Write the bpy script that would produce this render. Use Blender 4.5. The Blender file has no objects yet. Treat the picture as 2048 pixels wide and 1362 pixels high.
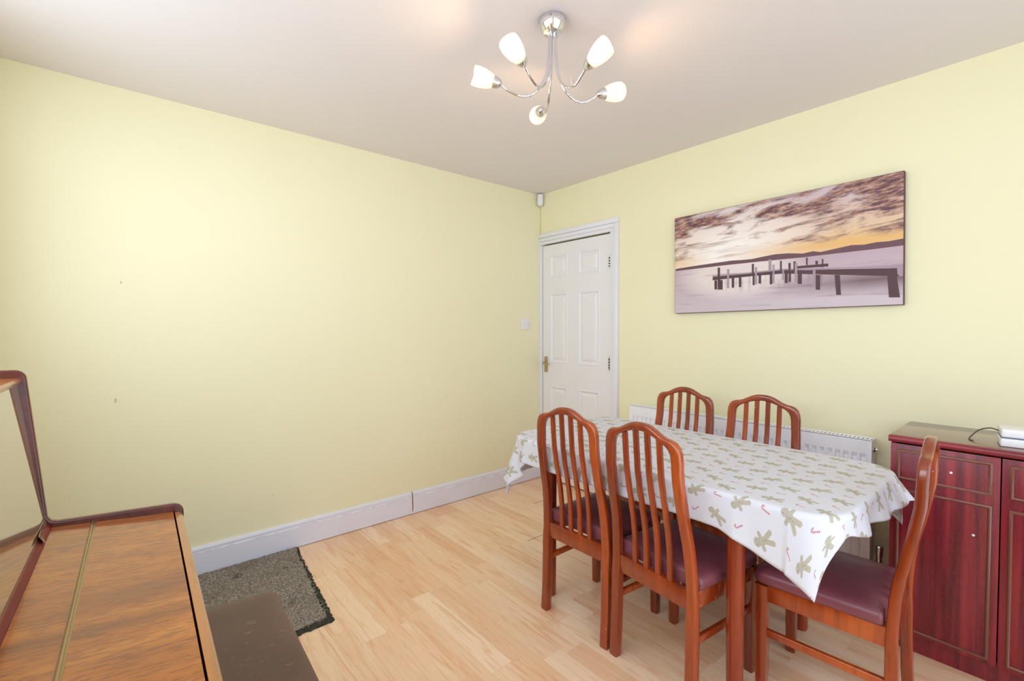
import bpy, bmesh, math, random
from math import sin, cos, pi, radians, sqrt, atan2
from mathutils import Vector, Matrix
random.seed(7)
S = bpy.context.scene
COL = S.collection

# ------------------------------------------------------------------ node DSL
def lin(c):
    return tuple(((v/255)/12.92 if v/255 <= .04045 else ((v/255+.055)/1.055)**2.4) for v in c[:3]) + (1.0,)

class V:
    """scalar socket wrapper: arithmetic makes Math nodes"""
    def __init__(s, nt, sock): s.nt = nt; s.s = sock
    def _m(s, op, *a):
        n = s.nt.nodes.new('ShaderNodeMath'); n.operation = op
        for i, x in enumerate(a):
            if isinstance(x, V): s.nt.links.new(x.s, n.inputs[i])
            else: n.inputs[i].default_value = x
        return V(s.nt, n.outputs[0])
    def __add__(s, o): return s._m('ADD', s, o)
    __radd__ = __add__
    def __sub__(s, o): return s._m('SUBTRACT', s, o)
    def __rsub__(s, o): return s._m('SUBTRACT', o, s)
    def __mul__(s, o): return s._m('MULTIPLY', s, o)
    __rmul__ = __mul__
    def __truediv__(s, o): return s._m('DIVIDE', s, o)
    def f(s, op, *a): return s._m(op, s, *a)
    def floor(s): return s.f('FLOOR')
    def frac(s): return s.f('FRACT')
    def lt(s, o): return s.f('LESS_THAN', o)
    def gt(s, o): return s.f('GREATER_THAN', o)
    def mn(s, o): return s.f('MINIMUM', o)
    def mx(s, o): return s.f('MAXIMUM', o)
    def absv(s): return s.f('ABSOLUTE')
    def clamp(s, a=0., b=1.): return s.mx(a).mn(b)

class M:
    """material builder"""
    def __init__(s, name, rough=.5, **kw):
        s.m = bpy.data.materials.new(name); s.m.use_nodes = True
        s.nt = s.m.node_tree; s.b = s.nt.nodes['Principled BSDF']
        s.b.inputs['Roughness'].default_value = rough
        for k, v in kw.items():
            s.b.inputs[k.replace('_', ' ')].default_value = v
    def n(s, t, **kw):
        n = s.nt.nodes.new(t)
        for k, v in kw.items(): setattr(n, k, v)
        return n
    def l(s, a, b): s.nt.links.new(a.s if isinstance(a, V) else a, b)
    def coords(s, which='Object', scale=(1, 1, 1), rot=(0, 0, 0), loc=(0, 0, 0)):
        tc = s.n('ShaderNodeTexCoord'); mp = s.n('ShaderNodeMapping')
        mp.inputs['Scale'].default_value = scale; mp.inputs['Rotation'].default_value = rot
        mp.inputs['Location'].default_value = loc
        s.l(tc.outputs[which], mp.inputs[0]); return mp.outputs[0]
    def sep(s, vec):
        n = s.n('ShaderNodeSeparateXYZ'); s.l(vec, n.inputs[0])
        return [V(s.nt, o) for o in n.outputs]
    def comb(s, x, y, z=0.):
        n = s.n('ShaderNodeCombineXYZ')
        for i, a in enumerate((x, y, z)):
            if isinstance(a, V): s.l(a, n.inputs[i])
            else: n.inputs[i].default_value = a
        return n.outputs[0]
    def noise(s, vec, scale=5, detail=4, rough=.5, dist=0.):
        n = s.n('ShaderNodeTexNoise'); s.l(vec, n.inputs['Vector'])
        n.inputs['Scale'].default_value = scale; n.inputs['Detail'].default_value = detail
        n.inputs['Roughness'].default_value = rough; n.inputs['Distortion'].default_value = dist
        return V(s.nt, n.outputs['Fac'])
    def ramp(s, fac, stops):
        n = s.n('ShaderNodeValToRGB'); s.l(fac, n.inputs[0]); e = n.color_ramp.elements
        while len(e) < len(stops): e.new(.5)
        for i, (p, c) in enumerate(stops): e[i].position = p; e[i].color = lin(c)
        return n.outputs[0]
    def mix(s, fac, a, b, blend='MIX'):
        n = s.n('ShaderNodeMix', data_type='RGBA', blend_type=blend)
        for v, i in ((fac, 0), (a, 6), (b, 7)):
            if isinstance(v, (V, bpy.types.NodeSocket)): s.l(v, n.inputs[i])
            elif i == 0: n.inputs[0].default_value = v
            else: n.inputs[i].default_value = v if len(v) == 4 and max(v) <= 1.0 else lin(v)
        return n.outputs[2]
    def color(s, c):
        if isinstance(c, tuple): s.b.inputs['Base Color'].default_value = lin(c)
        else: s.l(c, s.b.inputs['Base Color'])
        return s
    def bump(s, h, strength=.2, dist=.002):
        n = s.n('ShaderNodeBump'); n.inputs['Strength'].default_value = strength
        n.inputs['Distance'].default_value = dist; s.l(h, n.inputs['Height'])
        s.l(n.outputs[0], s.b.inputs['Normal']); return s

def plain(name, c, rough=.5, **kw): return M(name, rough, **kw).color(c).m

# ------------------------------------------------------------------ mesh helpers
def bx(bm, x0, x1, y0, y1, z0, z1, bev=0., seg=2, mat=0):
    vs = [bm.verts.new((x, y, z)) for x in (x0, x1) for y in (y0, y1) for z in (z0, z1)]
    fs = [(0, 1, 3, 2), (4, 6, 7, 5), (0, 4, 5, 1), (2, 3, 7, 6), (0, 2, 6, 4), (1, 5, 7, 3)]
    faces = [bm.faces.new([vs[i] for i in f]) for f in fs]
    for f in faces: f.material_index = mat
    if bev > 0:
        es = set(e for f in faces for e in f.edges)
        r = bmesh.ops.bevel(bm, geom=list(es), offset=bev, segments=seg, profile=.5, affect='EDGES')
        for f in r['faces']: f.material_index = mat
    return faces

def loft(bm, rings, cap=True, closed=False, mat=0):
    """rings of equal length vertex positions"""
    R = [[bm.verts.new(p) for p in r] for r in rings]
    n = len(R[0])
    pairs = list(zip(R[:-1], R[1:])) + ([(R[-1], R[0])] if closed else [])
    for a, b in pairs:
        for i in range(n):
            j = (i+1) % n
            f = bm.faces.new((a[i], a[j], b[j], b[i])); f.material_index = mat
    if cap and not closed:
        f = bm.faces.new(list(reversed(R[0]))); f.material_index = mat
        f = bm.faces.new(R[-1]); f.material_index = mat
    return R

def circ(c, r, n=16, ax='z', ph=0.):
    out = []
    for i in range(n):
        a = 2*pi*i/n+ph
        if ax == 'z': out.append((c[0]+r*cos(a), c[1]+r*sin(a), c[2]))
        elif ax == 'x': out.append((c[0], c[1]+r*cos(a), c[2]+r*sin(a)))
        else: out.append((c[0]+r*sin(a), c[1], c[2]+r*cos(a)))
    return out

def lathe(bm, prof, n=32, org=(0, 0, 0), direction=(0, 0, 1), cap=(True, True)):
    """prof: list of (t along direction, r)"""
    d = Vector(direction).normalized(); q = Vector((0, 0, 1)).rotation_difference(d)
    rings = []
    for t, r in prof:
        rings.append([Vector(org)+q @ Vector((r*cos(2*pi*i/n), r*sin(2*pi*i/n), t)) for i in range(n)])
    R = [[bm.verts.new(p) for p in r] for r in rings]
    for a, b in zip(R[:-1], R[1:]):
        for i in range(n):
            j = (i+1) % n; bm.faces.new((a[i], a[j], b[j], b[i]))
    if cap[0]: bm.faces.new(list(reversed(R[0])))
    if cap[1]: bm.faces.new(R[-1])

def tube(bm, pts, r, n=12, cap=True):
    pts = [Vector(p) for p in pts]; rings = []
    up = None
    for i, p in enumerate(pts):
        t = (pts[min(i+1, len(pts)-1)]-pts[max(i-1, 0)]).normalized()
        if up is None:
            up = t.orthogonal().normalized()
        up = (up-t*up.dot(t)).normalized(); s = t.cross(up)
        rr = r[i] if isinstance(r, (list, tuple)) else r
        rings.append([p+up*rr*cos(2*pi*k/n)+s*rr*sin(2*pi*k/n) for k in range(n)])
    loft(bm, rings, cap)

def smooth_pts(pts, k=6):
    """Catmull-Rom"""
    P = [Vector(p) for p in pts]; P = [P[0]*2-P[1]]+P+[P[-1]*2-P[-2]]; out = []
    for i in range(1, len(P)-2):
        for j in range(k):
            t = j/k
            a, b, c, d = P[i-1], P[i], P[i+1], P[i+2]
            out.append(.5*((2*b)+(c-a)*t+(2*a-5*b+4*c-d)*t*t+(3*b-a-3*c+d)*t**3))
    out.append(P[-2]); return out

def rrect(hx, hy, r, n=4):
    out = []
    for cx, cy, a0 in ((hx-r, hy-r, 0), (-hx+r, hy-r, 90), (-hx+r, -hy+r, 180), (hx-r, -hy+r, 270)):
        for i in range(n+1):
            a = radians(a0+90*i/n); out.append((cx+r*cos(a), cy+r*sin(a)))
    return out

def obj(name, bm, mats, parent=None, smooth=35, bevel=0., bseg=2, label=None):
    bmesh.ops.recalc_face_normals(bm, faces=bm.faces[:])
    me = bpy.data.meshes.new(name); bm.to_mesh(me); bm.free()
    o = bpy.data.objects.new(name, me); COL.objects.link(o)
    for m in (mats if isinstance(mats, (list, tuple)) else [mats]): me.materials.append(m)
    if smooth:
        me.polygons.foreach_set('use_smooth', [True]*len(me.polygons))
        me.set_sharp_from_angle(angle=radians(smooth))
    if bevel:
        b = o.modifiers.new('bevel', 'BEVEL'); b.width = bevel; b.segments = bseg; b.limit_method = 'ANGLE'
        b.angle_limit = radians(40); b.harden_normals = False
    if parent: o.parent = parent
    if label: o['label'] = label
    return o

def thing(name, label, cat, loc=(0, 0, 0), rz=0., group=None):
    o = bpy.data.objects.new(name, None); COL.objects.link(o); o.empty_display_size = .1
    o.location = loc; o.rotation_euler = (0, 0, rz); o['label'] = label; o['category'] = cat
    if group: o['group'] = group
    return o
def tag(o, label, cat, group=None):
    o['label'] = label; o['category'] = cat
    if group: o['group'] = group
    return o
def struct(name, bm, m, parent=None, **kw):
    o = obj(name, bm, m, parent, **kw)
    if not parent: o['kind'] = 'structure'
    return o
def NB(): return bmesh.new()

# ------------------------------------------------------------------ materials
def wall_mat():
    m = M('pale_yellow_emulsion', .75); v = m.coords()
    big = m.noise(v, .9, 3)
    c = m.ramp(big, [(.3, WALL_A), (.7, WALL_B)])
    x, y, z = m.sep(v)
    # little scuffs and filler spots on the left wall
    spots = None
    for (yy, zz, ry, rz) in ((-2.733, 1.493, .0035, .006), (-2.763, .938, .004, .012), (-2.1, .33, .003, .003)):
        d = ((y-yy)/ry)*((y-yy)/ry)+((z-zz)/rz)*((z-zz)/rz)
        k = d.lt(1.0)*x.lt(.02)
        spots = k if spots is None else spots.mx(k)
    c = m.mix(spots*.5, c, (150, 120, 95))
    m.color(c); m.bump(m.noise(v, 90, 4, .6), .12, .0015)
    return m.m
WALL_A = (239, 233, 196); WALL_B = (242, 236, 201)
mWall = wall_mat()
def ceil_mat():
    m = M('ceiling_paint', .85); v = m.coords(); m.color(m.ramp(m.noise(v, .7, 3), [(.3, (230, 223, 224)), (.7, (233, 226, 227))]))
    m.bump(m.noise(v, 70, 3), .08, .001); return m.m
mCeil = ceil_mat()
def white_paint(name, c=(234, 232, 242), r=.35):
    m = M(name, r); v = m.coords(); m.color(c); m.bump(m.noise(v, 60, 3), .06, .001); return m.m
mGloss = white_paint('white_gloss_paint')
mDoor = white_paint('door_white_paint', (236, 233, 238), .4)
mWhitePl = plain('white_plastic', (236, 234, 236), .35)
mRad = plain('radiator_enamel', (246, 246, 252), .3)
mDark = plain('gap_shade', (24, 16, 14), .9)  # near-black colour standing in for shade inside gaps
def skirting_mat():
    m = M('skirting_gloss_paint', .35); v = m.coords(); x, y, z = m.sep(v)
    crack = (y+1.232+m.noise(v, 30, 2)*.006-.003).absv().lt(.0035)*z.gt(.02)
    n = m.noise(m.coords(scale=(1, 9, 60)), 1.5, 4, .6)
    line = (z-.119).absv().lt(.0022)*n.gt(.52)
    c = m.mix(crack, (232, 232, 246), (120, 80, 70)); c = m.mix(line*.4, c, (150, 128, 130))
    m.color(c); return m.m
mSkirt = skirting_mat()

def floor_mat():
    m = M('beech_laminate', .32); v = m.coords(); x, y, z = m.sep(v)
    RW, BL = .0955, .62
    row = (y/RW).floor()
    wn = m.n('ShaderNodeTexWhiteNoise', noise_dimensions='1D'); m.l(row*1.37+3.1, wn.inputs['W'])
    off = V(m.nt, wn.outputs['Value'])
    cell = (x/BL+off).floor()
    wn2 = m.n('ShaderNodeTexWhiteNoise', noise_dimensions='2D'); m.l(m.comb(row, cell), wn2.inputs['Vector'])
    rnd = V(m.nt, wn2.outputs['Value'])
    gv = m.comb(x*1.0+rnd*37., y*9.+rnd*11., 0.)
    g1 = m.noise(gv, 3.2, 6, .62, 1.0)
    gv2 = m.comb(x*3.+rnd*17., y*75., rnd*9.)
    g2 = m.noise(gv2, 1.4, 4, .65)
    base = m.ramp(rnd, [(0., (234, 188, 148)), (.35, (244, 206, 170)), (.7, (250, 218, 186)), (1., (240, 196, 156))])
    c = m.mix(((g1-.53)*4.0).clamp(0, .55), base, (222, 150, 98))
    c = m.mix(((g2-.5)*1.6).clamp(0, .30), c, (214, 160, 116))
    c = m.mix(((.44-g1)*3.5).clamp(0, .45), c, (250, 228, 200))
    fx = (x/BL+off).frac(); fy = (y/RW).frac()
    seam = (fy.lt(.010)).mx(fx.lt(.0016))
    c = m.mix(seam*.35, c, (170, 110, 70))
    gap = None
    for (cx, y0, y1) in ((.417, -.475, -.37), (.827, -.90, -.765), (.41, -.12, -.02)):
        k = (x-cx).absv().lt(.0022)*y.gt(y0)*y.lt(y1)
        gap = k if gap is None else gap.mx(k)
    c = m.mix(gap, c, (30, 18, 12))
    m.color(c); m.bump(g2*.4+(1.-seam)*.6, .08, .001)
    return m.m
mFloor = floor_mat()

def wood(name, a, b, c_, axis=(1, 1, .12), scale=14, rough=.28, coat=.4, chips=True, fine=1.0):
    m = M(name, rough, Coat_Weight=coat, Coat_Roughness=.15)
    v = m.coords(scale=axis)
    n1 = m.noise(v, scale*.35, 4, .55, .4); n2 = m.noise(v, scale*4*fine, 3, .6)
    c = m.ramp(n1, [(.3, a), (.52, b), (.75, c_)])
    c = m.mix(((n2-.5)*1.6).clamp(0, .35), c, tuple(int(q*.72) for q in a))
    if chips:
        w = m.noise(m.coords(), 55, 2, .5, .6)
        z = m.sep(m.coords())[2]
        c = m.mix(w.gt(.768)*.8, c, (226, 200, 172))
    m.color(c); return m.m
mChair = wood('chair_wood', (104, 34, 10), (158, 62, 18), (196, 94, 32), rough=.24, coat=.7)
mTableW = wood('table_wood', (110, 36, 16), (146, 54, 24), (172, 70, 32), rough=.22)
mLeather = M('burgundy_leatherette', .34)
_v = mLeather.coords(); _n = mLeather.noise(_v, 5, 4)
mLeather.color(mLeather.ramp(_n, [(.3, (112, 56, 66)), (.7, (138, 78, 88))])); mLeather.bump(mLeather.noise(_v, 260, 3), .25, .0008); mLeather = mLeather.m

def cab_mat(name, vert=True):
    m = M(name, .36, Coat_Weight=.25, Coat_Roughness=.2)
    v = m.coords(scale=(1, 1, .04) if vert else (.05, 1, 1))
    n1 = m.noise(v, 38, 3, .5, .3); n2 = m.noise(v, 90, 3, .6)
    fl = m.noise(m.coords(scale=(1, 1, .25)), 180, 2, .6)
    c = m.ramp(n1, [(.32, (92, 14, 30)), (.5, (126, 28, 42)), (.68, (152, 42, 50))])
    c = m.mix(((n2-.5)*2).clamp(0, .4), c, (78, 22, 36))
    c = m.mix(((fl-.52)*1.6).clamp(0, .25), c, (150, 62, 66))
    m.color(c); return m.m
mCab = cab_mat('mahogany_foil'); mCabH = cab_mat('mahogany_foil_horizontal', False)
mCabTop = M('mahogany_worktop', .2, Coat_Weight=.6, Coat_Roughness=.12)
_n = mCabTop.noise(mCabTop.coords(scale=(.1, 1, 1)), 22, 4)
mCabTop.color(mCabTop.ramp(_n, [(.3, (112, 74, 66)), (.7, (134, 94, 82))])); mCabTop = mCabTop.m
mMould = M('bronze_moulding', .3, Coat_Weight=.4).color((122, 72, 60)).m

def piano_mat():
    m = M('lacquered_sapele', .2, Coat_Weight=.35, Coat_Roughness=.06)
    v = m.coords(scale=(1, .09, 1)); n1 = m.noise(v, 9, 4, .55, .6); n2 = m.noise(v, 210, 3, .6); n3 = m.noise(m.coords(scale=(1, .05, 1)), 45, 3)
    c = m.ramp(n1, [(.3, (150, 78, 14)), (.5, (188, 106, 26)), (.72, (208, 130, 44))])
    c = m.mix(((n2-.49)*5).clamp(0, .55), c, (118, 56, 20)); c = m.mix(((n3-.56)*2.5).clamp(0, .5), c, (112, 66, 34))
    m.color(c); return m.m
mPiano = piano_mat()
mPianoDark = wood('lacquered_dark_mahogany', (66, 22, 16), (94, 36, 25), (122, 56, 38), axis=(.12, 1, 1), rough=.24, coat=.25, chips=False)
mPianoEdge = wood('lacquered_light_edge', (176, 108, 46), (196, 124, 58), (208, 140, 74), axis=(.1, 1, 1), rough=.2, coat=.6, chips=False)
mRail = wood('dark_red_rail', (96, 22, 16), (126, 34, 24), (150, 52, 36), axis=(.12, 1, 1), rough=.6, coat=0., chips=False)
mPanel = M('polished_piano_panel', .05, Coat_Weight=1.0, Coat_Roughness=.03, Coat_IOR=1.9)
mPanel.color((168, 140, 100)); mPanel.b.inputs['IOR'].default_value = 1.9; mPanel = mPanel.m
mBrass = M('brass', .3, Metallic=.8).color((176, 150, 112)).m
mBrassDull = M('aged_brass', .35, Metallic=.9).color((190, 172, 130)).m
mChrome = M('chrome', .06, Metallic=1.0).color((225, 225, 230)).m
mSteel = M('steel', .3, Metallic=1.0).color((180, 178, 176)).m
mBench = M('brown_leatherette', .36)
_v = mBench.coords(); _n = mBench.noise(mBench.coords(scale=(2.2, 1, 1), rot=(0, 0, .5)), 30, 5, .7)
_c = mBench.ramp(mBench.noise(_v, 4, 3), [(.3, (88, 60, 50)), (.7, (108, 74, 64))])
mBench.color(mBench.mix(((_n-.62)*8).clamp(0, .5), _c, (168, 138, 120))); mBench.bump(mBench.noise(_v, 300, 2), .2, .0006); mBench = mBench.m

def carpet_mat():
    m = M('grey_carpet', .95); v = m.coords(scale=(1, 1, 1)); n = m.noise(v, 120, 4, .75); n2 = m.noise(v, 7, 3)
    c = m.ramp(n, [(.32, (66, 60, 54)), (.5, (132, 122, 112)), (.68, (196, 186, 172))])
    c = m.mix(((n2-.55)*2.5).clamp(0, .4), c, (96, 84, 62))
    x, y, z = m.sep(v)
    st = m.noise(v, 9, 4, .6)
    c = m.mix(((st-.62)*9).clamp(0, .8)*x.lt(.3), c, (56, 48, 40))
    m.color(c); m.bump(n, .8, .004); return m.m
mCarpet = carpet_mat()
mRubber = M('dark_backing', .9); mRubber.color(mRubber.ramp(mRubber.noise(mRubber.coords(), 60, 4), [(.3, (34, 34, 26)), (.7, (66, 64, 50))])); mRubber = mRubber.m

def cloth_mat():
    m = M('gingerbread_oilcloth', .5)
    tc = m.n('ShaderNodeUVMap'); u, v, _ = m.sep(tc.outputs[0])
    PX, PY = .145, .0655
    # slight wobble of the drawn outline
    row = (v/PY).floor()
    odd = (row/2.).frac().gt(.25)
    def cell(shift):
        xx = u/PX+odd*.5+shift
        ci = xx.floor()
        lx = (xx.frac()-.5)*PX; ly = ((v/PY).frac()-.5)*PY
        wn = m.n('ShaderNodeTexWhiteNoise', noise_dimensions='2D'); m.l(m.comb(ci+shift*7., row), wn.inputs['Vector'])
        r = V(m.nt, wn.outputs['Value'])
        return lx, ly, r
    def rot(lx, ly, a):
        c = a.f('COSINE'); s = a.f('SINE'); return lx*c+ly*s, ly*c-lx*s
    def dot_(lx, ly, cx, cy, r):
        return ((lx-cx)*(lx-cx)+(ly-cy)*(ly-cy)).f('SQRT')-r
    def cap(lx, ly, ax, ay, bx_, by, r):
        dx, dy = bx_-ax, by-ay; L2 = dx*dx+dy*dy
        t = (((lx-ax)*dx+(ly-ay)*dy)/L2).clamp()
        px = lx-ax-t*dx; py = ly-ay-t*dy
        return (px*px+py*py).f('SQRT')-r
    lx, ly, r = cell(0.)
    a, b = rot(lx/1.16, ly/1.16, (r-.5)*1.3)
    man = dot_(a, b, -.0185, 0., .0092)
    man = man.mn(cap(a, b, -.008, 0., .004, 0., .0072))
    man = man.mn(cap(a, b, -.0065, -.014, -.0065, .014, .0044))
    man = man.mn(cap(a, b, .006, -.003, .0215, -.0095, .0050))
    man = man.mn(cap(a, b, .006, .003, .0215, .0095, .0050))
    inside = man.lt(0.)
    btn = dot_(a, b, -.002, 0., .0013).mn(dot_(a, b, .005, 0., .0013)).mn(dot_(a, b, -.0205, .004, .0012)).mn(dot_(a, b, -.0205, -.004, .0012))
    edge = (man+.0012).absv().lt(.0006)
    lx, ly, r = cell(.5)
    a2, b2 = rot(lx, ly, (r-.5)*1.5)
    cane = cap(a2, b2, -.007, 0., .013, 0., .0021).mn(cap(a2, b2, -.009, .0015, -.0105, .005, .0021)).mn(cap(a2, b2, -.0095, .0065, -.006, .008, .0021))
    stripe = ((a2+b2*.8)/.0042).frac().gt(.45)
    wnz = m.noise(tc.outputs[0], 90, 2)
    c = m.mix(inside*.85, CLOTH, m.mix(wnz, (182, 174, 150), (206, 199, 176)))
    c = m.mix(edge*.0, c, (206, 198, 172))
    c = m.mix(btn.lt(0.)*inside*.6, c, (130, 70, 60))
    c = m.mix(cane.lt(0.)*stripe, c, (196, 44, 62))
    m.color(c)
    tr = m.n('ShaderNodeBsdfTranslucent'); m.l(c, tr.inputs['Color'])
    ms = m.n('ShaderNodeMixShader'); ms.inputs[0].default_value = .22
    m.l(m.b.outputs[0], ms.inputs[1]); m.l(tr.outputs[0], ms.inputs[2])
    m.l(ms.outputs[0], m.nt.nodes['Material Output'].inputs[0])
    return m.m
CLOTH = (238, 238, 246)
mCloth = cloth_mat()

# ------------------------------------------------------------------ room
RX, RY, H = 3.75, -3.22, 2.4
bm = NB(); bx(bm, -.1, RX+.1, RY-.1, .1, -.1, 0); struct('floor', bm, mFloor, smooth=0)
bm = NB(); bx(bm, -.1, RX+.1, RY-.1, .1, H, H+.1); struct('ceiling', bm, mCeil, smooth=0)
bm = NB(); bx(bm, -.1, 0, RY, .1, 0, H); struct('wall_left', bm, mWall, smooth=0)
# door wall with opening
DX0, DX1, DZ = .03, .742, 1.975
bm = NB(); bx(bm, 0, DX0, 0, .1, 0, H); bx(bm, DX0, DX1, 0, .1, DZ, H); bx(bm, DX1, RX, 0, .1, 0, H)
struct('wall_back', bm, mWall, smooth=0)
def wall_with_window(name, axis, pos, t, a0, a1, w0, w1, z0, z1):
    bm = NB()
    segs = [(a0, w0, 0, H), (w1, a1, 0, H), (w0, w1, 0, z0), (w0, w1, z1, H)]
    for s0, s1, q0, q1 in segs:
        if axis == 'x': bx(bm, pos, pos+t, s0, s1, q0, q1)
        else: bx(bm, s0, s1, pos-t, pos, q0, q1)
    return struct(name, bm, mWall, smooth=0)
WR = (-3.05, -.40, .06, 2.26)     # unseen window in the right wall, enlarged to soften the light (y0,y1,z0,z1)
WF = (.45, 3.35, 1.22, 2.25)      # unseen window added behind the camera to even the light (x0,x1,z0,z1)
wall_with_window('wall_right', 'x', RX, .1, RY, .1, *WR)
wall_with_window('wall_front', 'y', RY, .1, -.1, RX+.1, *WF)
mGlass = bpy.data.materials.new('window_glass'); mGlass.use_nodes = True
_nt = mGlass.node_tree; _nt.nodes.clear()
_o = _nt.nodes.new('ShaderNodeOutputMaterial'); _t = _nt.nodes.new('ShaderNodeBsdfTransparent'); _g = _nt.nodes.new('ShaderNodeBsdfGlossy')
_g.inputs['Roughness'].default_value = .02; _mx = _nt.nodes.new('ShaderNodeMixShader'); _mx.inputs[0].default_value = .05
_nt.links.new(_t.outputs[0], _mx.inputs[1]); _nt.links.new(_g.outputs[0], _mx.inputs[2]); _nt.links.new(_mx.outputs[0], _o.inputs[0])
def window(name, axis, pos, a0, a1, z0, z1):
    bm = NB(); t = .05; mid = (a0+a1)/2
    def b(p0, p1, q0, q1, d0=.03, d1=.08):
        if axis == 'x': bx(bm, pos+d0, pos+d1, p0, p1, q0, q1)
        else: bx(bm, p0, p1, pos-d1, pos-d0, q0, q1)
    b(a0, a0+t, z0, z1); b(a1-t, a1, z0, z1); b(a0+t, a1-t, z0, z0+t); b(a0+t, a1-t, z1-t, z1); b(mid-.025, mid+.025, z0+t, z1-t)
    w = struct(name, bm, mWhitePl, smooth=0)
    bm = NB()
    for p0, p1 in ((a0+t, mid-.025), (mid+.025, a1-t)):
        b(p0, p1, z0+t, z1-t, .05, .056)
    obj('pane', bm, mGlass, w, smooth=0)
    return w
window('window_1', 'x', RX, *WR); window('added_window', 'y', RY, *WF)

# skirting boards
def skirting(name, a, b, axis, m):
    prof = [(0, .004), (.018, .004), (.018, .118), (.0145, .122), (.0145, .130), (.016, .136), (.013, .146), (.006, .150), (0, .150)]
    bm = NB(); rings = []
    for t in (a, b):
        rings.append([(d, t, z) if axis == 'left' else ((t, -d, z) if axis == 'back' else (RX-d, t, z)) for d, z in prof])
    loft(bm, rings); return struct(name, bm, m, smooth=25)
skirting('baseboard_left', RY, -.002, 'left', mSkirt)
skirting('baseboard_back', .822, RX-.02, 'back', mGloss)
skirting('baseboard_right', RY, -.02, 'right', mGloss)

# architrave
def architrave():
    bm = NB()
    bx(bm, .742, .765, -.012, 0, 0, 1.975)                # lining face beside the leaf
    bx(bm, .765, .782, -.020, 0, 0, 2.0, .003); bx(bm, .782, .815, -.026, 0, 0, 2.03, .004)
    bx(bm, .0, .03, -.014, 0, 0, 1.97, .002)
    bx(bm, .0, .7645, -.012, 0, 1.9755, 1.9995); bx(bm, .0, .782, -.020, 0, 2.0005, 2.0295, .003); bx(bm, .0, .815, -.026, 0, 2.0305, 2.065, .004)
    return struct('trim_1', bm, mGloss, smooth=30)
architrave()

# door leaf: six raised panels
def door():
    x0, x1, z0, z1 = .036, .738, .012, 1.962
    yf = -.004
    root = None
    bm = NB()
    W = [(x0, .127), (.127, .309), (.309, .430), (.430, .638), (.638, x1)]
    # panel rects
    xs = [(.120, .312), (.428, .640)]
    zs = [(1.688, 1.872), (.985, 1.560), (.22, .792)]
    xc = sorted([x0, x1]+[v for p in xs for v in p]); zc = sorted([z0, z1]+[v for p in zs for v in p])
    vv = {}
    def P(x, y, z):
        k = (round(x, 5), round(y, 5), round(z, 5))
        if k not in vv: vv[k] = bm.verts.new(k)
        return vv[k]
    for i in range(len(xc)-1):
        for j in range(len(zc)-1):
            a, b, c, d = xc[i], xc[i+1], zc[j], zc[j+1]
            if (a, b) in xs and (c, d) in zs:
                steps = [(0, yf), (.004, yf-.003), (.010, yf-.002), (.020, yf+.008), (.028, yf+.008), (.046, yf+.001)]
                for (s, ya), (t, yb) in zip(steps[:-1], steps[1:]):
                    r1 = [(a+s, c+s), (b-s, c+s), (b-s, d-s), (a+s, d-s)]; r2 = [(a+t, c+t), (b-t, c+t), (b-t, d-t), (a+t, d-t)]
                    for k in range(4):
                        l = (k+1) % 4
                        bm.faces.new((P(r1[k][0], ya, r1[k][1]), P(r1[l][0], ya, r1[l][1]), P(r2[l][0], yb, r2[l][1]), P(r2[k][0], yb, r2[k][1])))
                s, y = steps[-1]
                bm.faces.new((P(a+s, y, c+s), P(b-s, y, c+s), P(b-s, y, d-s), P(a+s, y, d-s)))
            else:
                bm.faces.new((P(a, yf, c), P(b, yf, c), P(b, yf, d), P(a, yf, d)))
    # edges and back
    yb = .036
    for (xa, za, xb, zb) in ((x0, z0, x1, z0), (x1, z0, x1, z1), (x1, z1, x0, z1), (x0, z1, x0, z0)):
        va = [bm.verts.new(q) for q in ((xa, yf, za), (xb, yf, zb), (xb, yb, zb), (xa, yb, za))]; bm.faces.new(va)
    bm.faces.new([bm.verts.new(q) for q in ((x0, yb, z0), (x1, yb, z0), (x1, yb, z1), (x0, yb, z1))])
    bmesh.ops.remove_doubles(bm, verts=bm.verts[:], dist=1e-5)
    root = struct('door_1', bm, mDoor, smooth=20)
    # handle with back plate and lever
    bm = NB(); bx(bm, .055, .092, yf-.006, yf, .905, 1.035, .002)
    h = obj('door_handle', bm, mBrassDull, root, smooth=30, label='brass lever handle')
    bm = NB(); tube(bm, smooth_pts([(.073, yf-.004, .985), (.073, yf-.035, .985), (.085, yf-.045, .984), (.120, yf-.046, .982), (.137, yf-.044, .978)], 5), [.009]*5+[.0085]*16, 10)
    obj('lever', bm, mBrassDull, h)
    for zc_ in (1.754, 1.012):
        bm = NB(); bx(bm, .730, .742, yf-.003, yf, zc_-.05, zc_+.05)
        tube(bm, [(.736, yf-.006, zc_-.05), (.736, yf-.006, zc_+.05)], .0045, 8)
        hg = obj('hinge', bm, mSteel, root, smooth=30)
        bm = NB()
        for dz in (-.03, -.01, .01, .03): bx(bm, .7305, .7415, yf-.0112, yf-.0095, zc_+dz-.004, zc_+dz+.004)
        obj('knuckle_gap', bm, mDark, hg)
    # near-black board behind the leaf, stands in for shade in the door gaps
    bm = NB(); bx(bm, DX0-.0, DX1+.0, .05, .06, 0, DZ); struct('door_gap_shade', bm, mDark, smooth=0)
    return root
door()

# ------------------------------------------------------------------ wall things
def blank_plate():
    t = thing('wall_plate', 'small white square blank socket plate on yellow wall left of the door', 'wall plate', (0, -.176, 1.306))
    bm = NB(); bx(bm, 0, .009, -.044, .044, -.044, .044, .004, 3); obj('face_plate', bm, mWhitePl, t)
    for dy in (-.028, .028):
        bm = NB(); lathe(bm, [(0, .0042), (.0012, .0042), (.0014, .003)], 12, (.009, dy, 0), (1, 0, 0)); obj('screw', bm, mSteel, t)
blank_plate()

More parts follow.
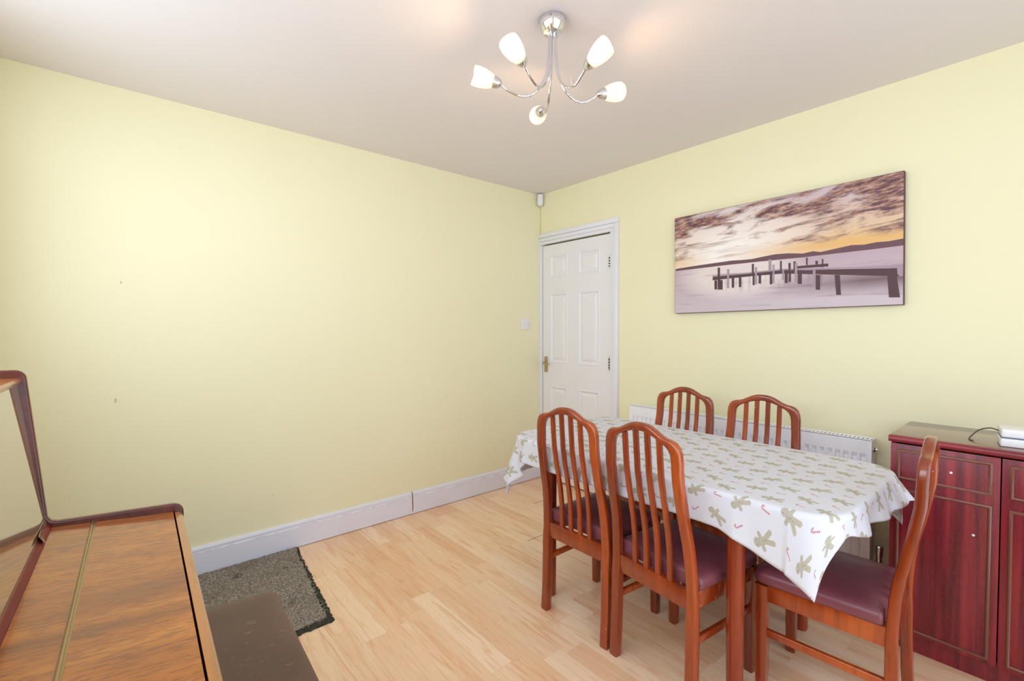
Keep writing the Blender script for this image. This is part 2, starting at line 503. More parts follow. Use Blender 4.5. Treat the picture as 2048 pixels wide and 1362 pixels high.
def sensor():
    t = thing('motion_sensor', 'white motion sensor of the alarm in the corner under the ceiling', 'motion sensor', (.034, -.034, 2.335), radians(-45))
    bm = NB(); out = []
    for z, hx, hy in ((-.040, .022, .014), (-.036, .029, .019), (.0, .032, .023), (.048, .032, .022), (.052, .029, .019)):
        out.append([(x, y, z) for x, y in rrect(hx, hy, .008)])
    loft(bm, out); obj('housing', bm, mWhitePl, t)
    # local -y faces the room
    bm = NB()
    rings = []
    for z, d in ((-.032, 0), (-.026, .004), (-.008, .006), (.004, .004), (.006, 0)):
        rings.append([(-.016, -.021, z), (-.010, -.0225-d, z), (0, -.0235-d*1.2, z), (.010, -.0225-d, z), (.016, -.021, z)])
    loft(bm, rings); obj('lens', bm, plain('sensor_lens', (222, 222, 226), .5), t)
    bm = NB(); lathe(bm, [(0, .003), (.0015, .003)], 10, (0, -.024, .012), (0, -1, 0)); obj('indicator', bm, plain('indicator_dark', (70, 60, 90), .3), t)
    bm = NB(); tube(bm, [(.004, -.004, 2.295), (.003, -.003, 2.20), (.005, -.003, 2.10), (.004, -.004, 2.066)], .0022, 6)
    tag(obj('alarm_cable', bm, plain('cable_sheath', (226, 220, 176), .5)), 'thin cable running down the corner from the sensor to the door frame', 'cable')
sensor()

# ------------------------------------------------------------------ canvas print
def canvas():
    Wd, Hd = 1.134, .606
    t = thing('canvas_print', 'wide canvas print of a wooden jetty on a lake at sunset', 'picture', (1.2655, -.0, 1.365+Hd/2))
    t.rotation_euler = (0, radians(-.55), 0)
    t.location = (1.2655, 0, 1.668)
    side = plain('canvas_edge', (96, 62, 66), .7)
    bm = NB(); bx(bm, 0, Wd, -.029, -.001, -Hd/2, Hd/2, .002); obj('stretcher_frame', bm, side, t)
    # printed face. u right, w up  (0..1, 0..1)
    m = M('sunset_print', .55); tc = m.n('ShaderNodeUVMap'); u, w, _ = m.sep(tc.outputs[0])
    hor = u*0.+.450
    sky = w.gt(hor)
    # sky: glow
    du = (u-.30)*1.5; dw = (w-.54)*1.3
    glow = (1.25-(du*du+dw*dw).f('SQRT')*1.7).clamp()
    top = m.mix(((w-.5)*2.2).clamp(), (232, 196, 146), (206, 184, 190))
    c = m.mix(glow, top, (250, 242, 238))
    band = (1.-((w-hor-.07)/.11).absv()).clamp()
    c = m.mix(band*((u-.24).absv()*1.8).clamp(0, .8), c, (230, 178, 104))
    # clouds
    cv = m.comb(u*2.2+w*.6, w*5.5-u*1.3, 0.)
    n = m.noise(cv, 1.9, 8, .62, .6)
    fx = ((u-.42).absv()*1.5).clamp(); fz = ((w-.60)*3.0).clamp()
    mask = ((n-.585+fx*.17+fz*.13)*8.).clamp()*((w-hor-.07)*14.).clamp()
    n2 = m.noise(cv, 7, 6, .7)
    cc = m.ramp(n2, [(.30, (62, 38, 50)), (.46, (112, 74, 80)), (.58, (188, 142, 120)), (.70, (206, 196, 200))])
    c = m.mix(mask, c, cc)
    n3 = m.noise(m.comb(u*1.2, w*9., 3.), 2.2, 5, .6)
    c = m.mix(((n3-.55)*5).clamp(0, .7)*(w-hor-.03).gt(0)*(w-hor).lt(.24)*((.5-u)*3).clamp(), c, (150, 104, 92))
    # water
    wn = m.noise(m.comb(u*1.5, w*10., 0.), 1.6, 4, .6)
    wc = m.mix(((hor-w)*2.6).clamp(), (190, 164, 176), (206, 190, 198))
    wc = m.mix((1.-((u-.33)*(u-.33)*9.+(w-.38)*(w-.38)*12.)).clamp(0, .75), wc, (240, 228, 222))
    wc = m.mix(((wn-.54)*4).clamp(0, .5), wc, (160, 128, 142))
    shade = ((u-.48)*2.6).clamp()*(1.-((w-.17-.04*u)/.12).absv()).clamp()
    wc = m.mix(shade*.9, wc, (104, 74, 80))
    streak = m.noise(m.comb(u*26., w*1.2, 2.), 1.6, 3, .6)
    wc = m.mix(((streak-.5)*4).clamp(0, .55)*(1.-((w-.27)/.10).absv()).clamp()*u.gt(.2)*u.lt(.72), wc, (132, 100, 112))
    foam = m.noise(m.comb(u*6., w*22., 5.), 3, 5, .7)
    wc = m.mix(((foam-.66)*14).clamp()*w.lt(.13)*u.gt(.6), wc, (232, 224, 226))
    c = m.mix(sky, wc, c)
    m.color(c)
    face = m.m
    dk = plain('print_jetty_dark', (84, 56, 62), .6); lt = plain('print_jetty_light', (168, 146, 158), .6); hill = plain('print_hills', (108, 76, 84), .6)
    refl = plain('print_reflection', (140, 110, 120), .6)
    bm = NB(); uvl = bm.loops.layers.uv.new('UVMap')
    def poly(pts, mi, k=1):
        yy = -.0292-k*.0002
        f = bm.faces.new([bm.verts.new((a*Wd, yy, (b-.5)*Hd)) for a, b in pts]); f.material_index = mi
        for lp, (a, b) in zip(f.loops, pts): lp[uvl].uv = (a, b)
    poly([(.002, .004), (.998, .004), (.998, .996), (.002, .996)], 0, 0)
    # The print in the photo: pixel -> (u,w) through its four corners
    def Q(px, py):
        # crop px (2048x1339 of 520x340) -> solve the perspective by its vertical edges
        X0, X1 = 110., 1915.
        s = (px-X0)/(X1-X0)
        k = 1.41                     # near/far height ratio
        uu = s*k/(1+(k-1)*s)         # perspective-correct fraction along the width
        topy = 475+(88-475)*s; boty = 1205+(1138-1205)*s
        return (max(.002, min(.998, uu)), max(.004, min(.996, (boty-py)/(boty-topy))))
    def pq(pts, mi, k=1): poly([Q(*p) for p in pts], mi, k)
    pq([(118, 878), (118, 862), (250, 840), (400, 818), (470, 808), (560, 795), (640, 790), (720, 782), (800, 765), (900, 745), (1000, 737), (1120, 738), (1200, 720), (1260, 726),
        (1420, 690), (1500, 672), (1600, 668), (1700, 648), (1800, 640), (1915, 618), (1915, 672), (1700, 700), (1400, 735), (1100, 770), (800, 800), (500, 832)], 3, 1)
    # far arm of the jetty
    pq([(1060, 838), (1320, 815), (1322, 838), (1060, 856)], 1, 2)
    # deck
    pq([(410, 920), (700, 892), (960, 866), (1180, 868), (1250, 862), (1915, 850), (1915, 915), (1250, 900), (960, 895), (720, 915), (410, 948)], 1, 3)
    pq([(410, 910), (720, 884), (960, 858), (1300, 850), (1700, 834), (1915, 820), (1915, 850), (1250, 864), (960, 868), (720, 894), (410, 922)], 2, 4)
    # piles: (x, top, bottom, halfwidth)
    for x, a, b, hw in ((434, 948, 1018, 10), (478, 945, 1020, 11), (570, 930, 1005, 10), (626, 925, 1000, 10), (733, 905, 985, 8), (782, 905, 972, 10), (870, 895, 978, 10), (990, 890, 968, 12), (1018, 890, 960, 9), (1097, 898, 975, 16), (1240, 905, 1020, 17)):
        pq([(x-hw, a), (x+hw, a), (x+hw, b), (x-hw, b)], 1, 5)
    pq([(1370, 905), (1412, 905), (1422, 1060), (1385, 1060)], 1, 5)
    pq([(1786, 905), (1858, 905), (1888, 1080), (1800, 1080)], 1, 5)
    for x, a, b, hw in ((459, 850, 1020, 9), (727, 820, 905, 8), (948, 795, 868, 7), (1016, 812, 866, 9), (1152, 770, 828, 6), (1229, 795, 822, 10), (1276, 780, 845, 6), (1056, 800, 870, 9)):
        pq([(x-hw, a), (x+hw, a), (x+hw, b), (x-hw, b)], 1, 6)
    for x, a, b, hw in ((532, 862, 1008, 8), (752, 845, 978, 8), (890, 826, 970, 7), (966, 862, 945, 7), (1067, 812, 962, 10), (1210, 865, 1000, 11), (862, 785, 868, 11)):
        pq([(x-hw, a), (x+hw, a), (x+hw, b), (x-hw, b)], 2, 7)
    pq([(1862, 852), (1915, 850), (1915, 915), (1880, 915), (1866, 895)], 2, 7)
    obj('printed_face', bm, [face, dk, lt, hill, refl], t, smooth=0, label='sunset jetty print')
canvas()

# ------------------------------------------------------------------ radiator
def radiator():
    t = thing('radiator', 'long white panel radiator on the wall behind the dining table', 'radiator', (.985, 0, .15))
    L, Ht = 1.325, .60
    y0, y1 = -.105, -.045
    # front face with pressed flutes
    bm = NB(); n = 39; pitch = (L-.03)/n
    zs = [0, .035, .055, Ht-.085, Ht-.065, Ht-.0]
    cols = [0, .015]
    for i in range(n):
        a = .015+i*pitch; cols += [a+pitch*.20, a+pitch*.28, a+pitch*.72, a+pitch*.80]
    cols += [L-.012, L]
    def dep(ci, zi):
        k = (ci-2) % 4
        inside = 2 <= ci < len(cols)-2
        return -.009 if (inside and k in (1, 2) and zi in (2, 3)) else 0.
    g = [[bm.verts.new((cols[i], y0-dep(i, j), zs[j])) for j in range(len(zs))] for i in range(len(cols))]
    for i in range(len(cols)-1):
        for j in range(len(zs)-1):
            bm.faces.new((g[i][j], g[i+1][j], g[i+1][j+1], g[i][j+1]))
    obj('front_panel', bm, mRad, t, smooth=15)
    bm = NB(); bx(bm, 0, L, y1-.004, y1, 0, Ht); obj('back_panel', bm, mRad, t)
    for x in (-.002, L-.001):
        bm = NB(); bx(bm, x, x+.003, y0-.004, -.038, .01, Ht+.002, .001); obj('side_cover', bm, mRad, t)
    # top grille: slats across with dark openings
    bm = NB(); ng = 78; p = L/ng
    bx(bm, 0, L, y0-.0, y0+.009, Ht-.002, Ht+.003); bx(bm, 0, L, y1-.009, y1+.002, Ht-.002, Ht+.003)
    for i in range(ng): bx(bm, i*p, i*p+p*.55, y0+.009, y1-.009, Ht-.001, Ht+.002)
    gr = obj('top_grille', bm, mRad, t, smooth=0)
    bm = NB(); bx(bm, .004, L-.004, y0+.01, y1-.01, Ht-.03, Ht-.026); obj('grille_shade', bm, mDark, gr)  # dark sheet below the slats, shade given as colour
    for x in (.18, L-.18):
        bm = NB(); bx(bm, x-.015, x+.015, -.045, -.001, .08, Ht-.1); obj('bracket', bm, mRad, t)
    # bleed valve on the upper right end
    bm = NB(); lathe(bm, [(0, .014), (.006, .015), (.010, .012), (.010, .007), (.016, .007), (.018, .003)], 16, (L+.001, -.072, Ht-.045), (1, 0, 0)); obj('air_valve', bm, mChrome, t)
    # bottom right valve and pipe
    bm = NB(); tube(bm, [(L-.01, -.072, .03), (L+.03, -.072, .03), (L+.03, -.072, -.148)], .0075, 10)
    lathe(bm, [(0, .012), (.02, .013), (.04, .012), (.05, .015), (.085, .016), (.09, .012)], 16, (L+.03, -.072, .02)); obj('valve', bm, mChrome, t)
    bm = NB(); tube(bm, [(.01, -.072, .03), (-.03, -.072, .03), (-.03, -.072, -.148)], .0075, 10)
    lathe(bm, [(0, .012), (.02, .013), (.04, .012), (.05, .015), (.085, .016), (.09, .012)], 16, (-.03, -.072, .02)); obj('valve', bm, mChrome, t)
radiator()

# ------------------------------------------------------------------ cabinet
def cabinet():
    Wc, D, Hc = .915, .385, .85
    x0, yF = 2.434, -.41
    t = thing('sideboard', 'dark mahogany sideboard with moulded doors against the yellow wall', 'sideboard', (x0, yF, 0))
    bm = NB(); bx(bm, -.004, Wc+.004, -.012, D, .822, .850, .006, 3); obj('top', bm, [mCabTop], t, label='glossy brown top')
    bm = NB(); tube(bm, [(-.003, -.010, .836), (Wc+.003, -.010, .836)], .0125, 12); obj('top_lip', bm, mCabH, t)
    for xa in (0, Wc-.016):
        bm = NB(); bx(bm, xa, xa+.016, .018, D, 0, .822); obj('side_panel', bm, mCab, t)
    bm = NB(); bx(bm, .016, Wc-.016, D-.006, D, .07, .822); obj('back_panel', bm, mCab, t)
    bm = NB(); bx(bm, .016, Wc-.016, .02, D-.006, .07, .086); bx(bm, .016, Wc-.016, .05, D-.006, .44, .456); obj('shelf', bm, mCab, t)
    bm = NB(); bx(bm, 0, Wc, .022, .038, 0, .07); obj('plinth', bm, mCab, t)
    nd = 3; w = Wc/nd
    def frame(bm, a, b, c, d):
        pts = [(a, c), (b, c), (b, d), (a, d)]
        prof = [(-.0052, 0), (-.0038, .0026), (-.0012, .0042), (.0012, .0042), (.0038, .0026), (.0052, 0)]
        cx, cz = (a+b)/2, (c+d)/2
        rings = []
        for (x, z) in pts:
            sx = 1 if x > cx else -1; sz = 1 if z > cz else -1
            rings.append([(x+sx*q, -.0005-h, z+sz*q) for q, h in prof])
        loft(bm, rings, closed=True)
    for i in range(nd):
        a, b = i*w+.0015, (i+1)*w-.0015
        bm = NB(); bx(bm, a, b, 0, .018, .072, .816, .002)
        dr = obj('door', bm, mCab, t)
        bm = NB(); frame(bm, a+.024, b-.024, .682, .790); obj('moulding', bm, mMould, dr, smooth=50)
        bm = NB(); frame(bm, a+.024, b-.024, .092, .636); obj('moulding', bm, mMould, dr, smooth=50)
        for (px, pz) in ((a+.176, .736), (a+.238, .524)):
            bm = NB(); lathe(bm, [(0, .0035), (.0015, .0045), (.0025, .003)], 12, (px, -.0008, pz), (0, -1, 0)); obj('stud', bm, mWhitePl, dr)
cabinet()
def adapter():
    t = thing('power_adapter', 'white power adapter block lying on top of the mahogany sideboard', 'power adapter', (2.775, -.315, .8505), radians(8))
    bm = NB(); bx(bm, -.05, .05, -.05, .06, 0, .030, .005, 3); obj('lower_block', bm, mWhitePl, t)
    bm = NB(); bx(bm, -.048, .085, -.045, .075, .032, .062, .006, 3); obj('upper_block', bm, mWhitePl, t)
    bm = NB(); bx(bm, -.0475, .047, -.047, .055, .0295, .0325); obj('seam', bm, plain('seam_blue_grey', (110, 112, 140), .5), t)
    bm = NB(); tube(bm, smooth_pts([(-.046, .02, .045), (-.07, .03, .050), (-.10, .035, .036), (-.125, .02, .004), (-.115, -.005, .003)], 6), .0022, 8)
    obj('cable', bm, plain('cable_brown', (84, 76, 62), .5), t, label='thin dark cable')
adapter()

# ------------------------------------------------------------------ ceiling light
def ceiling_light():
    cx, cy = 1.642, -1.517
    t = thing('ceiling_light', 'chrome ceiling light with five curved arms and frosted glass shades', 'ceiling light', (cx, cy, H))
    bm = NB(); lathe(bm, [(0, .047), (-.012, .050), (-.022, .049), (-.040, .040), (-.050, .032), (-.052, .004), (-.0525, .0005)], 40); obj('ceiling_rose', bm, mChrome, t)
    for a in (0, 72, 144, 216, 288):
        bm = NB(); lathe(bm, [(0, .0035), (.002, .003)], 10, (.0498*cos(radians(a+20)), .0498*sin(radians(a+20)), -.014), (cos(radians(a+20)), sin(radians(a+20)), 0)); obj('screw', bm, mSteel, t)
    # frosted glass
    g = bpy.data.materials.new('frosted_opal_glass'); g.use_nodes = True; nt = g.node_tree; b = nt.nodes['Principled BSDF']
    b.inputs['Base Color'].default_value = lin((250, 240, 228)); b.inputs['Roughness'].default_value = .25
    tr = nt.nodes.new('ShaderNodeBsdfTranslucent'); tr.inputs['Color'].default_value = lin((240, 230, 228))
    mx = nt.nodes.new('ShaderNodeMixShader'); mx.inputs[0].default_value = .5
    nt.links.new(b.outputs[0], mx.inputs[1]); nt.links.new(tr.outputs[0], mx.inputs[2]); nt.links.new(mx.outputs[0], nt.nodes['Material Output'].inputs[0])
    em = M('lit_bulb', .4, Emission_Strength=BULB_E); em.b.inputs['Emission Color'].default_value = lin((255, 236, 205)); em.color((255, 240, 220)); em = em.m
    # measured arms: azimuth, arm-end radius, tip radius, tip height
    arms = [(-121, .190, .300, -.222), (-75, .186, .312, -.212), (-3, .165, .272, -.212), (64, .178, .282, -.224), (149, .165, .272, -.230)]
    for az, r1, r2, zt in arms:
        d = Vector((cos(radians(az)), sin(radians(az)), 0))
        pts = [d*.013+Vector((0, 0, -.045)), d*.015+Vector((0, 0, -.13)), d*.028+Vector((0, 0, -.21)), d*.065+Vector((0, 0, -.268)), d*.112+Vector((0, 0, -.286)),
               d*(r1-.025)+Vector((0, 0, -.270)), d*r1+Vector((0, 0, -.250))]
        bm = NB(); tube(bm, smooth_pts(pts, 6), .0042, 10); arm = obj('arm', bm, mChrome, t)
        p0 = pts[-1]; tip = d*r2+Vector((0, 0, zt)); ax = (tip-p0).normalized()
        # cup
        bm = NB(); lathe(bm, [(-.004, .005), (0, .010), (.008, .016), (.020, .020), (.030, .0215), (.030, .019), (.02, .0175), (.01, .012)], 28, p0, ax, (True, True)); obj('lamp_cup', bm, mChrome, arm)
        # shade: bell with a slanted, waved mouth
        n = 36; q = Vector((0, 0, 1)).rotation_difference(ax)
        prof = [(.022, .0185), (.032, .0225), (.045, .0275), (.060, .0312), (.076, .0335), (.090, .0340), (.102, .0325)]
        bm = NB(); rings = []
        for sgn in (1, -1):
            for tt, rr in (prof if sgn == 1 else prof[::-1]):
                k = (tt-.022)/.078; ring = []
                for i in range(n):
                    a = 2*pi*i/n; tl = tt+k*k*(.0025*cos(2*a))
                    ring.append(p0+q @ Vector(((rr-(0 if sgn == 1 else .0028))*cos(a), (rr-(0 if sgn == 1 else .0028))*sin(a), tl)))
                rings.append(ring)
        loft(bm, rings, closed=True); obj('lamp_shade', bm, g, arm, label='frosted white glass shade')
        bm = NB(); lathe(bm, [(.022, .006), (.036, .009), (.048, .0145), (.060, .0165), (.070, .0150), (.078, .009), (.080, .002)], 20, p0, ax); obj('light_bulb', bm, em, arm, label='lit bulb')
        ld = bpy.data.lights.new('bulb_glow', 'POINT'); ld.energy = BULB_W; ld.color = (1., .66, .34); ld.shadow_soft_size = .012
        lo = bpy.data.objects.new('bulb_glow', ld); COL.objects.link(lo); lo.parent = t; lo.location = p0+ax*.084
        if az == 146:
            bm = NB(); c = p0-d*.03+Vector((0, 0, -.006)); s = Vector((-d.y, d.x, 0))
            rings = []
            for k in range(7):
                a = -1.0+k*.3; q2 = c+Vector((0, 0, -.002*sin(a*2)))-Vector((0, 0, .0))
                rings.append([q2+d*(-.012)+s*(.004+.0035*k), q2+d*.012+s*(.004+.0035*k), q2+d*.012+s*(.004+.0035*k)+Vector((0, 0, .0012)), q2-d*.012+s*(.004+.0035*k)+Vector((0, 0, .0012))])
            loft(bm, rings); obj('tape_tag', bm, plain('old_tape', (206, 172, 110), .6), arm, label='tan tape tag')
BULB_E = 5.; BULB_W = 1.15
ceiling_light()
bm = NB(); tube(bm, smooth_pts([(1.41, -1.16, H), (1.41, -1.16, H-.018), (1.418, -1.15, H-.03), (1.43, -1.14, H-.026), (1.432, -1.138, H-.014)], 5), .003, 8)
tag(obj('ceiling_hook', bm, plain('painted_hook', (226, 214, 206), .5)), 'tiny painted hook screwed into the ceiling just behind the chrome lamp', 'hook')

# ------------------------------------------------------------------ dining chair (faces +Y; origin on the floor, y=0 is the front face of the rear posts)
PROF = [(.0, .010), (.12, .003), (.25, 0.), (.40, 0.), (.48, .005), (.55, .014), (.63, .030), (.70, .045), (.77, .056), (.85, .060), (.92, .063), (.96, .064)]
def back(z):
    for (a, u), (b, v) in zip(PROF[:-1], PROF[1:]):
        if z <= b: 
            k = (z-a)/(b-a); k = k*k*(3-2*k)*.5+k*.5
            return u+(v-u)*k
    return PROF[-1][1]
def halfw(z):      # outer half width of the back
    return .186-.001*z/.4 if z < .4 else .185-.019*min(1., (z-.4)/.42)
def make_chair(label, loc, rz):
    t = thing('dining_chair', label, 'chair', loc, rz, 'dining chairs around the table')
    for s in (-1, 1):       # rear legs run up into the back posts
        bm = NB(); rings = []
        zz = [0, .006, .06, .12, .18, .25, .32, .38, .44, .50, .56, .62, .67, .72, .77, .815]
        for z in zz:
            w = .036 if z < .3 else .036+.001*min(1, (z-.3)/.15)
            d = .032 if z < .36 else .030; rc = .004 if z < .36 else .0085
            k = .92 if z == 0 else 1
            xo = halfw(z); xc = s*(xo-w/2); yc = -back(z)-d/2
            rings.append([(xc+px, yc+py, z) for px, py in rrect(w/2*k, d/2*k, rc, 3)])
        loft(bm, rings); obj('leg', bm, mChair, t)
        bm = NB(); rings = []
        for z, w in ((0, .030), (.005, .032), (.2, .036), (.40, .040)):
            rings.append([(s*.168+px, .330+py, z) for px, py in rrect(w/2, w/2, .004, 2)])
        loft(bm, rings); obj('leg', bm, mChair, t)
        # side rail and stretcher
        bm = NB(); bx(bm, s*.168-.010, s*.168+.010, -.004, .314, .345, .404, .003); obj('seat_rail', bm, mChair, t)
        bm = NB(); bx(bm, s*.168-.009, s*.168+.009, -.004, .316, .222, .248, .005, 3); obj('stretcher', bm, mChair, t)
    bm = NB(); bx(bm, -.152, .152, -.024, -.004, .335, .402, .003); obj('seat_rail', bm, mChair, t)
    bm = NB(); bx(bm, -.152, .152, .316, .338, .345, .404, .003); obj('seat_rail', bm, mChair, t)
    # top rail: shoulders and a raised centre
    outer = [(.1670, .812), (.1668, .842), (.1635, .868), (.156, .887), (.144, .899), (.128, .9050), (.110, .9080), (.091, .914), (.071, .925), (.051, .9352), (.031, .942), (.015, .9445), (0, .945)]
    inner = [(.1290, .812), (.1280, .838), (.1250, .858), (.1180, .871), (.1085, .880), (.097, .8870), (.085, .8925), (.0715, .8985), (.057, .904), (.043, .9085), (.028, .912), (.0140, .9142), (0, .9150)]
    o2 = outer+[(-x, z) for x, z in outer[-2::-1]]; i2 = inner+[(-x, z) for x, z in inner[-2::-1]]
    bm = NB(); rings = []
    for (xo, zo), (xi, zi) in zip(o2, i2):
        ring = []
        a = Vector((xi, zi)); b = Vector((xo, zo)); L = (b-a).length
        mid = (a+b)/2; e = (b-a).normalized()
        for px, py in rrect(L/2, .0145, .009, 3):
            q = mid+e*px; ring.append((q.x, -back(q.y)-.0145+py, q.y))
        rings.append(ring)
    loft(bm, rings); obj('top_rail', bm, mChair, t, smooth=50)
    for x in (-.078, -.026, .026, .078):
        zt = .898 if abs(x) > .05 else .916
        bm = NB(); rings = []; N = 14
        for k in range(N+1):
            z = .395+(zt-.395)*k/N; yb = back(z)
            rings.append([(x*(1-.04*(z-.4))+px, -yb*1.0-.014+py+.006*sin(pi*k/N), z) for px, py in rrect(.0102, .0070, .003, 2)])
        loft(bm, rings); obj('slat', bm, mChair, t)
    # upholstered seat
    bm = NB(); rings = []
    def outline(k, z, dome=0):
        pts = []
        for hx, hy in rrect(1, 1, .16, 5):
            y = .172+hy*(.184)*k; x = hx*(.184+.005*((hy+1)/2))*k
            if y < .004: y = .004
            pts.append((x, y, z))
        return pts
    for k, z in ((.95, .404), (.985, .406), (1.0, .414), (1.0, .424), (.99, .434), (.965, .443), (.90, .4505), (.78, .4555), (.55, .459), (.25, .4605), (.05, .461)):
        rings.append(outline(k, z))
    loft(bm, rings); obj('seat', bm, mLeather, t, smooth=60, label='burgundy leatherette seat')
    return t
def dup(root, label, loc, rz):
    r = root.copy(); COL.objects.link(r); r.location = loc; r.rotation_euler = (0, 0, rz); r['label'] = label
    for ch in list(root.children):
        c = ch.copy(); COL.objects.link(c); c.parent = r
    return r
chair0 = make_chair('near-side wooden dining chair closest to the door, its slatted back towards us', (1.543, -1.262, 0), 0.)
dup(chair0, 'near-side wooden dining chair beside the front table leg, its slatted back towards us', (1.931, -1.284, 0), radians(-7.0))
dup(chair0, 'far-side wooden dining chair nearer the door, only its back showing above the tablecloth', (1.518, -.425, 0), radians(180))
dup(chair0, 'far-side wooden dining chair nearer the sideboard, only its back showing above the tablecloth', (1.928, -.42, 0), radians(180.5))
dup(chair0, 'wooden dining chair seen from the side at the table end in front of the sideboard', (2.538, -.892, 0), radians(93.5))

# ------------------------------------------------------------------ dining table
TCX, TCY, TLX, TLY, TZ = 1.79, -.897, .69, .373, .745
def table():
    t = thing('dining_table', 'dark reddish wooden dining table hidden under the patterned cloth, one round leg in front', 'table', (TCX, TCY, 0))
    bm = NB(); rings = []
    for k, z in ((.985, TZ-.026), (1., TZ-.022), (1., TZ-.006), (.99, TZ-.002)):
        rings.append([(x*k, y*k, z) for x, y in rrect(TLX-.003, TLY-.003, .12, 10)])
    loft(bm, rings); obj('tabletop', bm, mTableW, t)
    lx = (-.485, .385); ly = (-.292, .335)
    bm = NB()
    bx(bm, lx[0], lx[1], ly[0]-.01, ly[0]+.012, TZ-.098, TZ-.026); bx(bm, lx[0], lx[1], ly[1]-.012, ly[1]+.01, TZ-.098, TZ-.026)
    bx(bm, lx[0]-.011, lx[0]+.011, ly[0]+.012, ly[1]-.012, TZ-.098, TZ-.026); bx(bm, lx[1]-.011, lx[1]+.011, ly[0]+.012, ly[1]-.012, TZ-.098, TZ-.026)
    obj('apron', bm, mTableW, t)
    for x in lx:
        for y in ly:
            bm = NB(); rings = []
            for z, r in ((0, .022), (.008, .0245), (.3, .0265), (TZ-.026, .0285)):
                rings.append([(x+px, y+py, z) for px, py in rrect(r, r, r*.85, 5)])
            loft(bm, rings); obj('leg', bm, mTableW, t)
table()

def tablecloth():
    oL, oR, oN, oF = .225, .10, .125, .165
    R, rb = .12, .012
    st = .0075
    us = [(-TLX-oL)+i*(2*TLX+oL+oR)/int((2*TLX+oL+oR)/st) for i in range(int((2*TLX+oL+oR)/st)+1)]
    vs = [(-TLY-oN)+i*(2*TLY+oN+oF)/int((2*TLY+oN+oF)/st) for i in range(int((2*TLY+oN+oF)/st)+1)]
    bm = NB(); uvl = bm.loops.layers.uv.new('UVMap')
    def sm(a, b, x):
        t = max(0., min(1., (x-a)/(b-a))); return t*t*(3-2*t)
    def f(u, v):
        # the cloth lies a little askew: the overhang varies along each side
        if v < -TLY: v = -TLY+(v+TLY)*(1+.62*sm(.34, .64, u)+.25*sm(-.55, -.75, u))
        if u > TLX: u = TLX+(u-TLX)*(.50+.50*sm(-.38, -.15, v))
        qx = max(-TLX+R, min(TLX-R, u)); qy = max(-TLY+R, min(TLY-R, v))
        wx, wy = u-qx, v-qy; L = sqrt(wx*wx+wy*wy)
        top = TZ+.0015
        if L <= R: return (u, v, top+.0006*sin(u*9)*sin(v*7))
        n = (wx/L, wy/L); d = L-R
        ox, oy = qx+n[0]*R, qy+n[1]*R
        arc = rb*pi/2
        if d < arc:
            h = rb*sin(d/rb); dz = rb*(1-cos(d/rb)); return (ox+n[0]*h, oy+n[1]*h, top-dz)
        e = d-arc
        corner = abs(n[0]) > 1e-6 and abs(n[1]) > 1e-6
        fl = .10
        rip = 0.
        if corner:
            th = atan2(abs(n[1]), abs(n[0]))      # 0..pi/2
            bell = sin(2*th)
            if n[0] > 0 and n[1] < 0: fl = .08+.10*bell**2; rip = -.10*sin(5*th)**2*e*cos(th)
            elif n[0] > 0 and n[1] > 0: fl = .08+.46*cos(th)**2; rip = .10*sin(8*th)*e
            elif n[0] < 0 and n[1] < 0: fl = .10+.10*bell; rip = .22*sin(4*th)*e-.18*sin(8*th)**2*e
            else: fl = .12+.2*bell; rip = .1*sin(8*th)*e
        else:
            s = u if abs(n[1]) > .5 else v
            if n[0] > .5: fl = .08+.46*sm(-.02, .27, v); rip = (.13*e*sin(v*36+.6)+.08*e*sin(v*21))*(1-.5*sm(.05, .25, v))
            elif n[0] < -.5: fl = .10; rip = .06*e*sin(v*25)
            elif n[1] < -.5: fl = .02; rip = .030*e*sin(u*14+1)+.10*e*max(0, 1-abs(u-.42)/.05)
            else: fl = .08; rip = .03*e*sin(u*16)
        h = rb+fl*e+rip; zz = top-rb-e*sqrt(max(.05, 1-min(.9, fl)**2))
        return (ox+n[0]*h, oy+n[1]*h, zz)
    g = [[bm.verts.new(f(u, v)) for v in vs] for u in us]
    for i in range(len(us)-1):
        for j in range(len(vs)-1):
            # small torn notches near the front corner tip
            fc = bm.faces.new((g[i][j], g[i+1][j], g[i+1][j+1], g[i][j+1]))
            for lp, (a, b) in zip(fc.loops, ((i, j), (i+1, j), (i+1, j+1), (i, j+1))): lp[uvl].uv = (us[a]+5, vs[b]+5.01)
    o = obj('tablecloth', bm, mCloth, smooth=80)
    o.location = (TCX, TCY, 0)
    sd = o.modifiers.new('thickness', 'SOLIDIFY'); sd.thickness = .0008; sd.offset = 1
    tag(o, 'white oilcloth with gingerbread men and candy canes draped over the table', 'tablecloth')
tablecloth()

